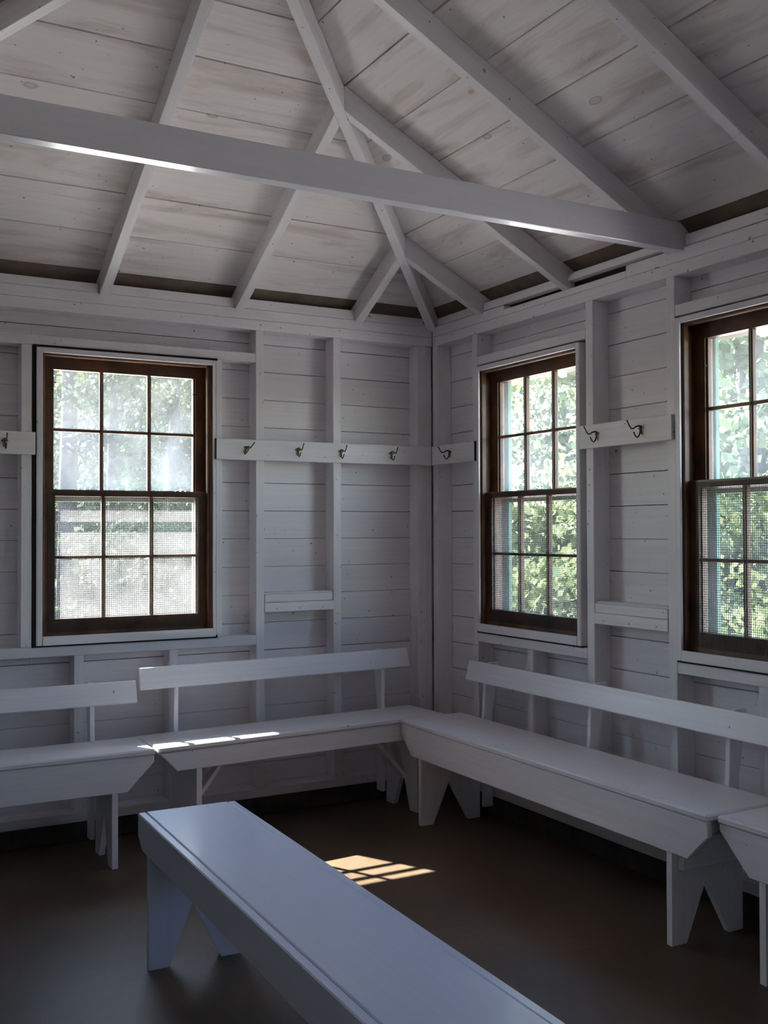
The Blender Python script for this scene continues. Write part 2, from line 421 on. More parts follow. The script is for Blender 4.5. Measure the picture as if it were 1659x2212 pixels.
# right wall framing
board('sill_plate', 0.0, D, -LY, 0.0, SILL_B, SILL_T, F_, wall_right, 0.003)
board('top_plate', 0.0, D, -LY, 0.0, PL_B, PL_B+0.0475, F_, wall_right, 0.002)
for y0, y1, zt in ((-0.62, 0.0, PL_T), (-1.43, -0.62, 2.316), (-LY, -1.43, PL_T)):
    board('top_plate', 0.0, D, y0, y1, PL_B+0.0485, zt, F_, wall_right, 0.002)
ystud(-0.045, -0.001); ystud(-0.402, -0.361); ystud(-1.233, -1.188); ystud(-1.689, -1.647)
ystud(-2.51, -2.468); ystud(-2.92, -2.878); ystud(-3.755, -3.713); ystud(-4.165, -4.123); ystud(-4.99, -4.948); ystud(-5.40, -5.358)
board('window_header', 0.0, D, -1.187, -0.403, 2.0900, 2.132, F_, wall_right, 0.002)
board('window_rail', 0.0, D, -1.187, -0.403, 0.785, 0.828, F_, wall_right, 0.002)
board('window_header', 0.0, D, -2.467, -1.690, 2.0900, 2.132, F_, wall_right, 0.002)
board('window_rail', 0.0, D, -2.467, -1.690, 0.785, 0.828, F_, wall_right, 0.002)
for ya, yb in ((-3.712, -2.921), (-4.947, -4.166)):
    board('window_header', 0.0, D, ya, yb, 2.0900, 2.132, F_, wall_right, 0.002); board('window_rail', 0.0, D, ya, yb, 0.785, 0.828, F_, wall_right, 0.002)
ystud(-0.823, -0.784, z1=0.7845, nm='cripple_stud'); ystud(-2.10, -2.06, z1=0.7845, nm='cripple_stud')
# left and front walls, plates only and a few studs
board('sill_plate', -W-D, -W, -LY, -0.001, SILL_B, SILL_T, F_, wall_left); board('top_plate', -W-D, -W, -LY, -0.001, PL_B, PL_T, F_, wall_left)
board('sill_plate', -W, DOOR[0], -LY-D, -LY, SILL_B, SILL_T, F_, wall_front); board('sill_plate', DOOR[1], 0, -LY-D, -LY, SILL_B, SILL_T, F_, wall_front)
board('top_plate', -W, 0, -LY-D, -LY, PL_B, PL_T, F_, wall_front)
for y in (-0.5, -0.9, -1.3, -1.7, -3.5, -3.9, -4.3, -4.7, -5.1, -5.5):
    board('stud', -W-D, -W, y-0.021, y+0.021, SILL_T, PL_B, F_, wall_left)
for x in (-0.4, -0.8, -2.0, -2.6, -3.0):
    board('stud', x-0.021, x+0.021, -LY-D, -LY, SILL_T, PL_B, F_, wall_front)
door = structure('door_1', ((DOOR[0]+DOOR[1])/2, -LY, 0), 'closed wooden door behind the camera')
hw = (DOOR[1]-DOOR[0])/2
board('door_jamb', -hw, -hw+0.03, -0.12, 0.01, 0.0, DOOR[2], M['brown'], door)
board('door_jamb', hw-0.03, hw, -0.12, 0.01, 0.0, DOOR[2], M['brown'], door)
board('door_head', -hw+0.03, hw-0.03, -0.12, 0.01, DOOR[2]-0.03, DOOR[2], M['brown'], door)
board('door_leaf', -hw+0.031, hw-0.031, -0.10, -0.06, 0.005, DOOR[2]-0.032, M['brown'], door)

# ------------------------------------------------------------------ windows (built for a wall along x, room on -y; u to the right, v up)
def window(name, w_, loc, rz, label, pins, trimr):
    """local frame: x 0..w_, y 0 at the stud face (positive = outwards), z world"""
    t = structure(name, loc, label); t.rotation_euler = (0, 0, rz)
    B = M['brown']
    z0, z1 = ZB0, ZB1
    board('jamb', 0, 0.020, 0.001, 0.128, z0+0.022, z1-0.020, B, t); board('jamb', w_-0.020, w_, 0.001, 0.128, z0+0.022, z1-0.020, B, t)
    board('head_jamb', 0, w_, 0.001, 0.128, z1-0.020, z1, B, t)
    board('window_sill', 0, w_, 0.001, 0.150, z0, z0+0.022, B, t)
    # white painted front edges
    Tm = M['frame']
    board('trim_strip', -0.001, 0.020, -0.010, 0.0005, z0-0.001, z1-0.001, Tm, t, 0.0015)
    board('trim_strip', w_-trimr, w_+0.001, -0.010, 0.0005, z0-0.001, z1-0.001, Tm, t, 0.0015)
    board('trim_strip', 0.021, w_-trimr-0.001, -0.010, 0.0005, z1-0.022, z1, Tm, t, 0.0015)
    board('trim_strip', 0.021, w_-trimr-0.001, -0.012, 0.0005, z0-0.001, z0+0.037, Tm, t, 0.0015)
    board('jamb_side', w_+0.0005, w_+0.005, -0.009, 0.084, z0-0.001, z1-0.001, Tm, t, 0.001); board('jamb_side', -0.005, -0.0005, -0.009, 0.084, z0-0.001, z1-0.001, Tm, t, 0.001)
    G_ = M['gap']
    board('black_strip', -0.004, w_+0.010, -0.006, 0.0, z0-0.008, z0-0.0015, G_, t, 0)
    if trimr < 0.01:
        board('black_strip', -0.019, -0.002, -0.003, 0.02, z0-0.008, z1+0.004, G_, t, 0)
        board('black_strip', -0.019, w_+0.014, -0.006, 0.0, z1+0.0015, z1+0.010, G_, t, 0)
        board('black_strip', w_+0.0015, w_+0.014, -0.006, 0.0, z0-0.008, z0+0.006, G_, t, 0)
    # stops between the sashes
    board('parting_stop', 0.020, 0.030, 0.004, 0.029, z0+0.022, z1-0.020, B, t); board('parting_stop', w_-0.030, w_-0.020, 0.004, 0.029, z0+0.022, z1-0.020, B, t)
    board('head_stop', 0.030, w_-0.030, 0.004, 0.029, z1-0.032, z1-0.020, B, t)
    gl, gr_ = 0.073, w_-0.066
    def sash(nm, ya, yb, za, zb, ga, gb):
        poly = [(0.021, ya), (w_-0.021, yb)]
        bm = bmesh.new()
        def bx(x0, x1, z0_, z1_):
            r = bmesh.ops.create_cube(bm, size=1.0); vs_ = r['verts']
            bmesh.ops.scale(bm, vec=(x1-x0, yb-ya, z1_-z0_), verts=vs_)
            bmesh.ops.translate(bm, vec=((x0+x1)/2, (ya+yb)/2, (z0_+z1_)/2), verts=vs_)
        bx(0.0205, gl, za, zb); bx(gr_, w_-0.0205, za, zb); bx(gl, gr_, za, ga); bx(gl, gr_, gb, zb)
        # inner bead
        s_ = link(nm, bm, B, t)
        for k in range(2):
            xm = gl+(gr_-gl)*(k+1)/3
            board('muntin', xm-0.0085, xm+0.0085, ya+0.006, yb-0.006, ga, gb, B, s_, 0.003)
            board('muntin', xm-0.0035, xm+0.0035, ya+0.001, yb-0.001, ga, gb, B, s_, 0.001)
        zm = (ga+gb)/2
        board('muntin', gl, gr_, ya+0.005, yb-0.005, zm-0.0065, zm+0.0065, B, s_, 0.002)
        for xa, xb, q0, q1 in ((gl, gl+0.008, ga, gb), (gr_-0.008, gr_, ga, gb)):
            board('glazing_bead', xa, xb, ya+0.008, yb-0.002, q0, q1, B, s_, 0.001)
        yg = (ya+yb)/2+0.006
        for i in range(3):
            for j in range(2):
                xa = gl+(gr_-gl)*i/3+0.006; xb = gl+(gr_-gl)*(i+1)/3-0.006
                q0 = (ga, zm)[j]+0.004; q1 = (zm, gb)[j]-0.004
                p_ = bm_box(xb-xa, 0.0025, q1-q0); pp = link('pane', p_, M['glass' if nm == 'upper_sash' else 'glass_low'], s_); pp.location = ((xa+xb)/2, yg, (q0+q1)/2)
        return s_
    sash('upper_sash', 0.064, 0.098, 1.458, z1-0.0205, 1.487, 2.003)
    sash('lower_sash', 0.029, 0.063, z0+0.0225, 1.487, 0.940, 1.460)
    # hardware cloth in front of the lower sash: real crossing wires
    bm = bmesh.new()
    def wire(x0, x1, z0_, z1_, y_):
        r = bmesh.ops.create_cube(bm, size=1.0); vs_ = r['verts']
        bmesh.ops.scale(bm, vec=(x1-x0, 0.0012, z1_-z0_), verts=vs_)
        bmesh.ops.translate(bm, vec=((x0+x1)/2, y_, (z0_+z1_)/2), verts=vs_)
    xa, xb, q0, q1, st = 0.048, w_-0.044, 0.885, 1.480, 0.0084
    n_ = int((xb-xa)/st)
    for i in range(n_+1): wire(xa+i*st-0.0007, xa+i*st+0.0007, q0, q1, 0.0270)
    n_ = int((q1-q0)/st)
    for i in range(n_+1): wire(xa, xb, q0+i*st-0.0007, q0+i*st+0.0007, 0.0260)
    ws = link('wire_screen', bm, M['wire'], t); ws['kind'] = 'stuff'
    # green screen frame outside
    sf = board('screen_frame', -0.006, 0.050, 0.140, 0.162, z0-0.03, z1+0.02, M['green'], t)
    board('screen_stile', w_-0.050, w_+0.006, 0.140, 0.162, z0-0.03, z1+0.02, M['green'], t)
    board('screen_rail', 0.051, w_-0.051, 0.140, 0.162, 1.440, 1.464, M['green'], t)
    board('screen_rail', 0.051, w_-0.051, 0.140, 0.162, z1-0.03, z1+0.02, M['green'], t)
    board('screen_rail', 0.051, w_-0.051, 0.140, 0.162, z0-0.03, z0+0.03, M['green'], t)
    for px_, pz in pins:
        bm = bmesh.new(); s_ = 1 if px_ < w_/2 else -1
        add_tube(bm, [(px_, 0.060, pz), (px_+s_*0.016, 0.057, pz), (px_+s_*0.020, 0.056, pz)], [0.0022, 0.0022, 0.0045], 8)
        link('sash_pin', bm, M['screw'], t)
    return t
window('window_1', W1[1]-W1[0], (W1[0], 0, 0), 0.0, 'brown sash window in the back wall, sunlit mesh over its lower panes',
       [(0.068, 1.945), (W1[1]-W1[0]-0.062, 1.930)], 0.008)
window('window_2', W2[1]-W2[0], (0, W2[1], 0), -math.pi/2, 'narrow-looking brown sash window in the right wall beside the corner', [(0.066, 1.90)], 0.019)
window('window_3', W3[1]-W3[0], (0, W3[1], 0), -math.pi/2, 'brown sash window in the right wall cut by the right picture edge', [(0.066, 1.90)], 0.019)
window('window_4', 0.75, (0, W4[1], 0), -math.pi/2, 'third window of the right wall, beyond the picture edge', [], 0.019)
window('window_5', 0.75, (0, W5[1], 0), -math.pi/2, 'fourth window of the right wall, beyond the picture edge', [], 0.019)
# daylight portals in the openings
H = math.pi/2
portal('daylight_window_back', ((W1[0]+W1[1])/2, 0.21, 1.46), (-H, 0, 0), 0.82, 1.28)
portal('daylight_window_right', (0.21, (W2[0]+W2[1])/2, 1.46), (0, H, 0), 1.28, 0.82)
portal('daylight_window_right_far', (0.21, (W3[0]+W3[1])/2, 1.46), (0, H, 0), 1.28, 0.82)
portal('daylight_window_right_near', (0.21, (W4[0]+W4[1])/2, 1.46), (0, H, 0), 1.28, 0.82)
portal('daylight_window_right_last', (0.21, (W5[0]+W5[1])/2, 1.46), (0, H, 0), 1.28, 0.82)

# ------------------------------------------------------------------ roof
ceiling = structure('ceiling', (0, 0, 0))
def zu(r): return ROOF0+P*r
NR = [-0.60, -0.395, -0.19, 0.015]+[0.015+0.204*k for k in range(1, 9)]
NR = NR[:-1]+[W/2]
TV = 0.022
def slope_prism(name, pts_bottom, mat, th, shrink=0.0, grain=None):
    """pts_bottom: (x, y, run) list; underside on the roof plane, thickness th vertical"""
    lo = [(x, y, zu(r)) for x, y, r in pts_bottom]; hi = [(x, y, z+th) for x, y, z in lo]
    n_ = len(lo); faces = [tuple(range(n_)), tuple(range(n_, 2*n_))]+[(i, (i+1) % n_, n_+(i+1) % n_, n_+i) for i in range(n_)]
    return hull(name, lo+hi, faces, mat, ceiling, grain)
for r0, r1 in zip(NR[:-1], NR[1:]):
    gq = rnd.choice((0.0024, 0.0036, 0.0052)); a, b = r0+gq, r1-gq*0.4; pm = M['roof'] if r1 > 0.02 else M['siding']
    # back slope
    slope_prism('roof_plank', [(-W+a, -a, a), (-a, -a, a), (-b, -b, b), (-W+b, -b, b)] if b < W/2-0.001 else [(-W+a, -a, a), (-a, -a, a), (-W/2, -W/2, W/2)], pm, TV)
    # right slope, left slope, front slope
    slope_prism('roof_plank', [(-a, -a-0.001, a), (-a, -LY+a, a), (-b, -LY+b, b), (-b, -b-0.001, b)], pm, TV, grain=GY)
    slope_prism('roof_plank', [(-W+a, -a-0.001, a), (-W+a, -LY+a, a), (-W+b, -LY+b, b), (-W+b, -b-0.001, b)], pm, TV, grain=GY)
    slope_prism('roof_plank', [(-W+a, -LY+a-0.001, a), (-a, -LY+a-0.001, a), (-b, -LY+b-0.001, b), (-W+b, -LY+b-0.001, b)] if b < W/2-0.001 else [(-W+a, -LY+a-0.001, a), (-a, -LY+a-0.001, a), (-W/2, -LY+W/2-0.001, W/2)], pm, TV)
# roof covering above the planks
def cover(pts):
    lo = [(x, y, zu(r)+TV+0.002) for x, y, r in pts]; hi = [(x, y, z+0.03) for x, y, z in lo]
    n_ = len(lo); faces = [tuple(range(n_)), tuple(range(n_, 2*n_))]+[(i, (i+1) % n_, n_+(i+1) % n_, n_+i) for i in range(n_)]
    hull('roof_covering', lo+hi, faces, M['shingle'], ceiling)
a, b = -0.62, W/2
cover([(-W+a, -a, a), (-a, -a, a), (-b, -b, b)]); cover([(-W+a, -LY+a, a), (-a, -LY+a, a), (-b, -LY+b, b)])
cover([(-a, -a, a), (-a, -LY+a, a), (-b, -LY+b, b), (-b, -b, b)]); cover([(-W+a, -a, a), (-W+a, -LY+a, a), (-b, -LY+b, b), (-b, -b, b)])

RD = ROOF0-RAF0-0.001
def rafter(side, pos, cut, r_start=-0.5):
    """common and jack rafters, side: back/right/left/front; cut(s) gives the run where each cheek ends"""
    h_ = 0.0215
    def P3(r, s, z):
        if side == 'back': return (pos+s, -r, z)
        if side == 'right': return (-r, pos+s, z)
        if side == 'left': return (-W+r, pos+s, z)
        return (pos+s, -LY+r, z)
    pts = []
    for z_off in (0.0, RD):
        for r, s in ((r_start, -h_), (cut(-h_), -h_), (cut(h_), h_), (r_start, h_)):
            pts.append(P3(r, s, RAF0+P*r+z_off))
    ax = Vector(P3(1, 0, P))-Vector(P3(0, 0, 0)); ax.normalize()
    z_ = Vector((0, 0, 1)); y_ = z_.cross(ax).normalized(); z_ = ax.cross(y_)
    G = Matrix((ax, y_, z_)).transposed()
    hull('rafter', pts, BOXF, M['rafter'], ceiling, G, 0.002)
HO = 0.0305       # half hip thickness along the axis
for x in (-0.420, -1.040, -1.660, -2.280, -2.900):
    cut = (lambda s: W/2-0.03) if abs(x+W/2) < 0.1 else ((lambda s, x=x: -(x+s)-HO) if x > -W/2 else (lambda s, x=x: W+x+s-HO))
    rafter('back', x, cut); rafter('front', x, cut)
for y in (-0.430, -1.050):
    rafter('right', y, lambda s: -(y+s)-HO); rafter('left', y, lambda s: -(y+s)-HO)
    rafter('right', -LY-y, lambda s: -y+s-HO); rafter('left', -LY-y, lambda s: -y+s-HO)
for y in (-1.670, -2.290, -2.910, -3.530, -4.150):
    e_ = W/2-0.025 if y < -1.7 else W/2-0.06
    rafter('right', y, lambda s: e_); rafter('left', y, lambda s: e_)
def hip(x0, y0, dx, dy):
    n_ = Vector((-dy, dx, 0)).normalized()*0.0215
    pts = []
    for zo in (0.0, RD-0.004):
        for r, s in ((-0.5, -1), (W/2-0.02, -1), (W/2-0.02, 1), (-0.5, 1)):
            z = RAF0-0.010+P*r+zo; pts.append((x0+dx*r+n_.x*s, y0+dy*r+n_.y*s, z))
    ax = (Vector(pts[1])-Vector(pts[0])).normalized(); y_ = Vector((0, 0, 1)).cross(ax).normalized(); z_ = ax.cross(y_)
    hull('hip_rafter', pts, BOXF, M['rafter'], ceiling, Matrix((ax, y_, z_)).transposed(), 0.002)
hip(0, 0, -1, -1); hip(-W, 0, 1, -1); hip(0, -LY, -1, 1); hip(-W, -LY, 1, 1)
board('ridge_beam', -W/2-0.02, -W/2+0.02, -LY+W/2, -W/2, RAF0+P*W/2-0.01, ROOF0+P*W/2-0.012, M['rafter'], ceiling)
# tie beam: polygon with a clipped right end
prism('tie_beam', [(-W-0.03, 2.322), (0.040, 2.322), (0.040, 2.372), (0.028, 2.392), (-0.015, 2.424), (-W+0.015, 2.424), (-W-0.03, 2.39)], 1, -1.738, -1.6925, M['beam'], ceiling, bev=0.002)
# blocking between the rafters, on top of the plates
bx_ = [-W+0.05, -2.900, -2.280, -1.660, -1.040, -0.420, -0.03]
for a, b in zip(bx_[:-1], bx_[1:]):
    board('blocking', a+0.023, b-0.023, 0.004, 0.042, PL_T+0.001, 2.379+rnd.uniform(-0.004, 0.004), F_, ceiling, 0.002)
by_ = [(-0.407, -0.035, 2.338), (-1.027, -0.453, 2.340), (-1.645, -1.073, 2.350), (-2.267, -1.741, 2.340), (-2.887, -2.313, 2.338), (-3.5, -2.933, 2.338)]
for y0, y1, zb in by_:
    board('blocking', 0.004, 0.042, y0, y1, zb, 2.380+rnd.uniform(-0.004, 0.002), F_, ceiling, 0.002)
board('sheathing', 0.0425, 0.050, -1.50, -0.55, PL_T-0.019, 2.392, M['gap'], ceiling, 0)  # added dark strip; the slot's shade is put into its colour
# unseen walls: solid closing boards
board('blocking', -W-0.042, -W-0.004, -LY, -0.05, PL_T+0.001, 2.40, F_, ceiling); board('blocking', -W+0.1, -0.1, -LY-0.042, -LY-0.004, PL_T+0.001, 2.40, F_, ceiling)

# ------------------------------------------------------------------ ledges between studs
def ledge(loc, rz, L_, label):
    t = empty('wall_ledge', loc, rz); tag(t, label, 'ledge')
    board('lower_board', 0.001, L_-0.001, -0.004, 0.060, 0.0, 0.044, F_, t, 0.002)
    board('upper_board', 0.004, L_-0.006, 0.000, 0.060, 0.045, 0.083, F_, t, 0.002)
    board('shelf_top', 0.003, L_-0.004, 0.010, D-0.001, 0.0835, 0.090, F_, t, 0.001)
    for k in range(3):
        bm = bmesh.new(); bmesh.ops.create_cone(bm, cap_ends=True, segments=8, radius1=0.0022, radius2=0.0022, depth=0.0015)
        n_ = link('nail', bm, M['screw'], t); n_.location = (0.06+(L_-0.12)*k/2, -0.0042, 0.014); n_.rotation_euler = (H, 0, 0)
    return t
ledge((-0.919, 0, 0.932), 0, 0.357, 'short white two-board ledge on the back wall right of its window')
ledge((0, -1.233, 0.932), -H, 0.414, 'short peeling white ledge between the two right-wall windows')

# ------------------------------------------------------------------ coat rails
def hook_meshes():
    bm = bmesh.new()   # base plate with two lobes
    prof = []
    for k in range(28):
        a = 2*math.pi*k/28; c_, s_ = math.cos(a), math.sin(a)
        r_ = 0.0115*(1+0.30*abs(c_)**2) if s_ > -0.2 else 0.0115*(1-0.25*abs(c_))+0.013*max(0, -s_)**3
        prof.append((r_*c_, r_*s_+0.002))
    f0 = [bm.verts.new((x, -0.0002, z)) for x, z in prof]; f1 = [bm.verts.new((x*0.93, -0.0028, z*0.93)) for x, z in prof]
    bm.faces.new(f0); bm.faces.new(f1[::-1])
    for k in range(28): bm.faces.new((f0[k], f1[k], f1[(k+1) % 28], f0[(k+1) % 28]))
    bmesh.ops.recalc_face_normals(bm, faces=bm.faces)
    return bm
HP = None
def coat_hook(parent, x, z, sc_=1.0, tilt=0.0):
    global HP
    if HP is None:
        a = link('coat_hook', hook_meshes(), M['plate'], parent)
        bm = bmesh.new()
        add_tube(bm, [(0, -0.002, 0.010), (0, -0.012, 0.014), (0, -0.026, 0.010), (0, -0.038, 0.003), (0, -0.047, 0.002), (0, -0.055, 0.010), (0, -0.064, 0.024), (0, -0.068, 0.031)],
                 [0.0042, 0.0036, 0.003, 0.0028, 0.0028, 0.0026, 0.0026, 0.0032], 8)
        b = link('upper_prong', bm, M['metal'], a, True)
        bm = bmesh.new()
        add_tube(bm, [(0, -0.002, 0.012), (0, -0.005, 0.000), (0, -0.007, -0.012), (0, -0.012, -0.023), (0, -0.020, -0.028), (0, -0.028, -0.024), (0, -0.034, -0.014), (0, -0.037, -0.009)],
                 [0.0038, 0.0034, 0.003, 0.0028, 0.0028, 0.0026, 0.0026, 0.003], 8)
        c = link('lower_prong', bm, M['metal'], a, True)
        kids = [b, c]
        for s_ in (-1, 1):
            bm = bmesh.new(); bmesh.ops.create_uvsphere(bm, u_segments=10, v_segments=6, radius=0.0034)
            bmesh.ops.scale(bm, vec=(1, 0.5, 1), verts=bm.verts)
            q = link('screw', bm, M['screw'], a, True); q.location = (s_*0.0085, -0.0032, 0.005); kids.append(q)
        HP = (a, kids); r = a
    else:
        r = HP[0].copy(); C.objects.link(r); r.parent = parent
        for k in HP[1]:
            q = k.copy(); C.objects.link(q); q.parent = r
    r.location = (x, -0.0195, z); r.scale = (sc_, sc_, sc_); r.rotation_euler = (0, tilt, 0)
    return r
def coat_rail(loc, rz, L_, hooks, label, ends=()):
    t = empty('coat_rail', loc, rz); tag(t, label, 'coat rail', 'white peg boards with coat hooks')
    board('rail_board', 0, L_, -0.020, -0.0005, -0.047, 0.047, F_, t, 0.0015)
    for x_ in ends: board('dark_end_strip', min(x_, x_*1.0)-(0.003 if x_ < 0.1 else -0.0002), x_+(0.0 if x_ < 0.1 else 0.0035), -0.0195, -0.0005, -0.0465, 0.0465, M['gap'], t, 0)  # thin dark strip over the board's end
    for x, s_, ti in hooks: coat_hook(t, x, 0.002, s_, ti)
    return t
coat_rail((-1.159, 0, 1.682), 0, 1.138, [(0.143, 1.0, 0.5), (0.401, 1.0, 0.05), (0.627, 1.0, 0), (0.906, 1.0, 0)], 'long white coat rail with four brass hooks on the back wall', (0.0,))
coat_rail((-2.62, 0, 1.676), 0, 0.672, [(0.22, 1, 0), (0.55, 1.0, -0.05)], 'white coat rail at the left picture edge, left of the back window', (0.672,))
coat_rail((0, -0.0215, 1.684), -H, 0.382, [(0.17, 1.0, 0)], 'short white coat rail with one brass hook in the room corner', (0.382,))
coat_rail((0, -1.168, 1.685), -H, 0.521, [(0.113, 1.0, 0), (0.364, 1.05, 0)], 'white coat rail with two brass hooks between the two right-wall windows')

# ------------------------------------------------------------------ benches
def bench(name, loc, rz, L_, Dp, SH, legs, supports, back, label, mat, cutL=(0.09, 0.075), cutR=(0.09, 0.075), braces=(), rear_skirt=True, zt=0.45, cleats=(), flush=False):
    """x along the length, y 0 at the front edge to Dp at the wall side; SH = skirt bottom height"""
    t = empty(name, loc, rz); tag(t, label, 'bench')
    TH = 0.024
    if flush: board('seat', 0, L_, 0.0255, Dp-0.0255, zt-TH, zt+0.001, mat, t, 0.003)
    else: board('seat', 0, L_, 0, Dp, zt-TH, zt, mat, t, 0.006)
    zs = zt-TH-0.0005
    ztop = zt if flush else zs
    def skirt(nm, y0, y1):
        ct = zt-cutL[1]; cr = zt-cutR[1]
        e_ = 0.0 if flush else 0.004
        poly = [(e_, ztop), (L_-e_, ztop), (L_-e_, cr), (L_-cutR[0], SH), (cutL[0], SH), (e_, ct)]
        prism(nm, poly, 1, y0, y1, mat, t, bev=0.003)
    if flush: skirt('front_skirt', 0.0, 0.0247); skirt('rear_skirt', Dp-0.0247, Dp)
    else:
        skirt('front_skirt', 0.006, 0.028)
        if rear_skirt: skirt('rear_skirt', Dp-0.030, Dp-0.008)
    for lx in legs:
        y0, y1 = 0.0285, Dp-0.0305
        yf = 0.014
        ya, yb = 0.012, Dp-0.012
        wy = yb-ya; ap = ya+wy*0.47
        # board on edge with an inverted V cut from the bottom; notched behind the skirts
        poly = [(ya, 0.0), (ya+0.062, 0.0), (ap, 0.185), (yb-0.062, 0.0), (yb, 0.0), (yb, SH-0.0005), (y1, SH-0.0005), (y1, zs-0.001), (y0, zs-0.001), (y0, SH-0.0005), (ya, SH-0.0005)]
        bm = bmesh.new(); h_ = 0.0115
        Gi = GZ.inverted(); c_ = Vector((lx, (ya+yb)/2, zs/2))
        pa = [bm.verts.new(Gi @ (Vector((lx-h_, y, z))-c_)) for y, z in poly]; pb = [bm.verts.new(Gi @ (Vector((lx+h_, y, z))-c_)) for y, z in poly]
        bm.faces.new(pa); bm.faces.new(pb[::-1]); n_ = len(poly)
        for i in range(n_): bm.faces.new((pa[i], pb[i], pb[(i+1) % n_], pa[(i+1) % n_]))
        bm.normal_update()
        bmesh.ops.triangulate(bm, faces=[f_ for f_ in bm.faces if len(f_.verts) > 4], ngon_method='EAR_CLIP')
        bmesh.ops.recalc_face_normals(bm, faces=bm.faces)
        l_ = link('leg', bm, mat, t); l_.matrix_local = Matrix.Translation(c_) @ GZ.to_4x4()
    for cx in cleats:
        board('leg_cleat', cx-0.010, cx+0.010, 0.040, Dp-0.035, 0.236, 0.330, mat, t, 0.002)
    for x0, z0_, x1, z1_ in braces:
        d_ = Vector((x1-x0, 0, z1_-z0_)); ln = d_.length; d_.normalize()
        G = Matrix((d_, Vector((0, 1, 0)), d_.cross(Vector((0, 1, 0))))).transposed()
        b_ = link('brace', bm_box(ln, 0.045, 0.018, 0.002), mat, t)
        b_.matrix_local = Matrix.Translation(((x0+x1)/2, Dp*0.42, (z0_+z1_)/2)) @ G.to_4x4()
    if back:
        bx0, bx1, bz, boff = back         # backrest span, bottom height, y offset of its lower front edge from the seat's rear
        for sx in supports:
            full = any(abs(sx-l_) < 0.05 for l_ in legs)
            yb = Dp+0.002; zlow = 0.045 if full else SH+0.01
            top = bz+0.088
            poly = [(yb-0.0, zlow), (yb+0.050, zlow), (yb+0.050, zt+0.02), (yb+boff+0.102, top), (yb+boff+0.0465, top), (yb+boff+0.0215, bz-0.004), (yb+0.004, zt+0.03), (yb, zt)]
            prism('back_support', poly, 0, sx-0.010, sx+0.010, mat, t, GZ, 0.0015)
        pts = []
        for (yy, zz) in ((0.0, 0.0), (0.0185, -0.005), (0.0185+0.025, 0.085), (0.025, 0.090)):
            pts.append((Dp+boff+yy, bz+zz))
        prism('backrest', pts, 0, bx0, bx1, mat, t, bev=0.003)
    return t
# long bench along the right wall
bench('backrest_bench', (-0.400, -0.350, 0), -H-0.006, 1.872, 0.335, 0.294, (0.160, 1.700), (0.175, 0.916, 1.632), (0.050, 2.0, 0.612, -0.012),
      'long white backrest bench under the right-wall windows', M['bench'], cutL=(0.092, 0.074), cutR=(0.088, 0.072), cleats=(1.722,))
# back wall bench near the corner
bench('backrest_bench', (-1.550, -0.432, 0), math.radians(4.2), 1.405, 0.285, 0.345, (0.178, 1.272), (0.190, 1.255), (0.020, 1.395, 0.643, -0.022),
      'white backrest bench on the back wall reaching into the corner', M['bench'], cutL=(0.080, 0.024), cutR=(0.080, 0.030), braces=((0.192, 0.175, 0.318, 0.334), (1.258, 0.150, 1.095, 0.334)))
# back wall bench at the left
bench('backrest_bench', (-3.290, -0.450, 0), 0.0, 1.722, 0.288, 0.291, (0.150, 1.565), (0.165, 1.545), (-0.0, 1.728, 0.594, -0.012),
      'white backrest bench at the left picture edge under the back window', M['bench'], cutL=(0.1, 0.05), cutR=(0.110, 0.052))
# bench at the right picture edge
bench('backrest_bench', (-0.385, -2.236, 0), -H, 1.80, 0.325, 0.294, (0.160, 1.64), (0.175, 0.9, 1.62), (0.02, 1.78, 0.605, -0.012),
      'white bench end at the lower right picture edge, next in row along the right wall', M['bench'], cutL=(0.115, 0.045))
# free-standing bench
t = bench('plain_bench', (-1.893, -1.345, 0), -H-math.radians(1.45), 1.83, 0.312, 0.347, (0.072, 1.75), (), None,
      'glossy white backless bench, tinted for blue skylight, standing in the middle of the floor', M['bench_gloss'], cutL=(0.048, 0.066), cutR=(0.048, 0.066), flush=True)

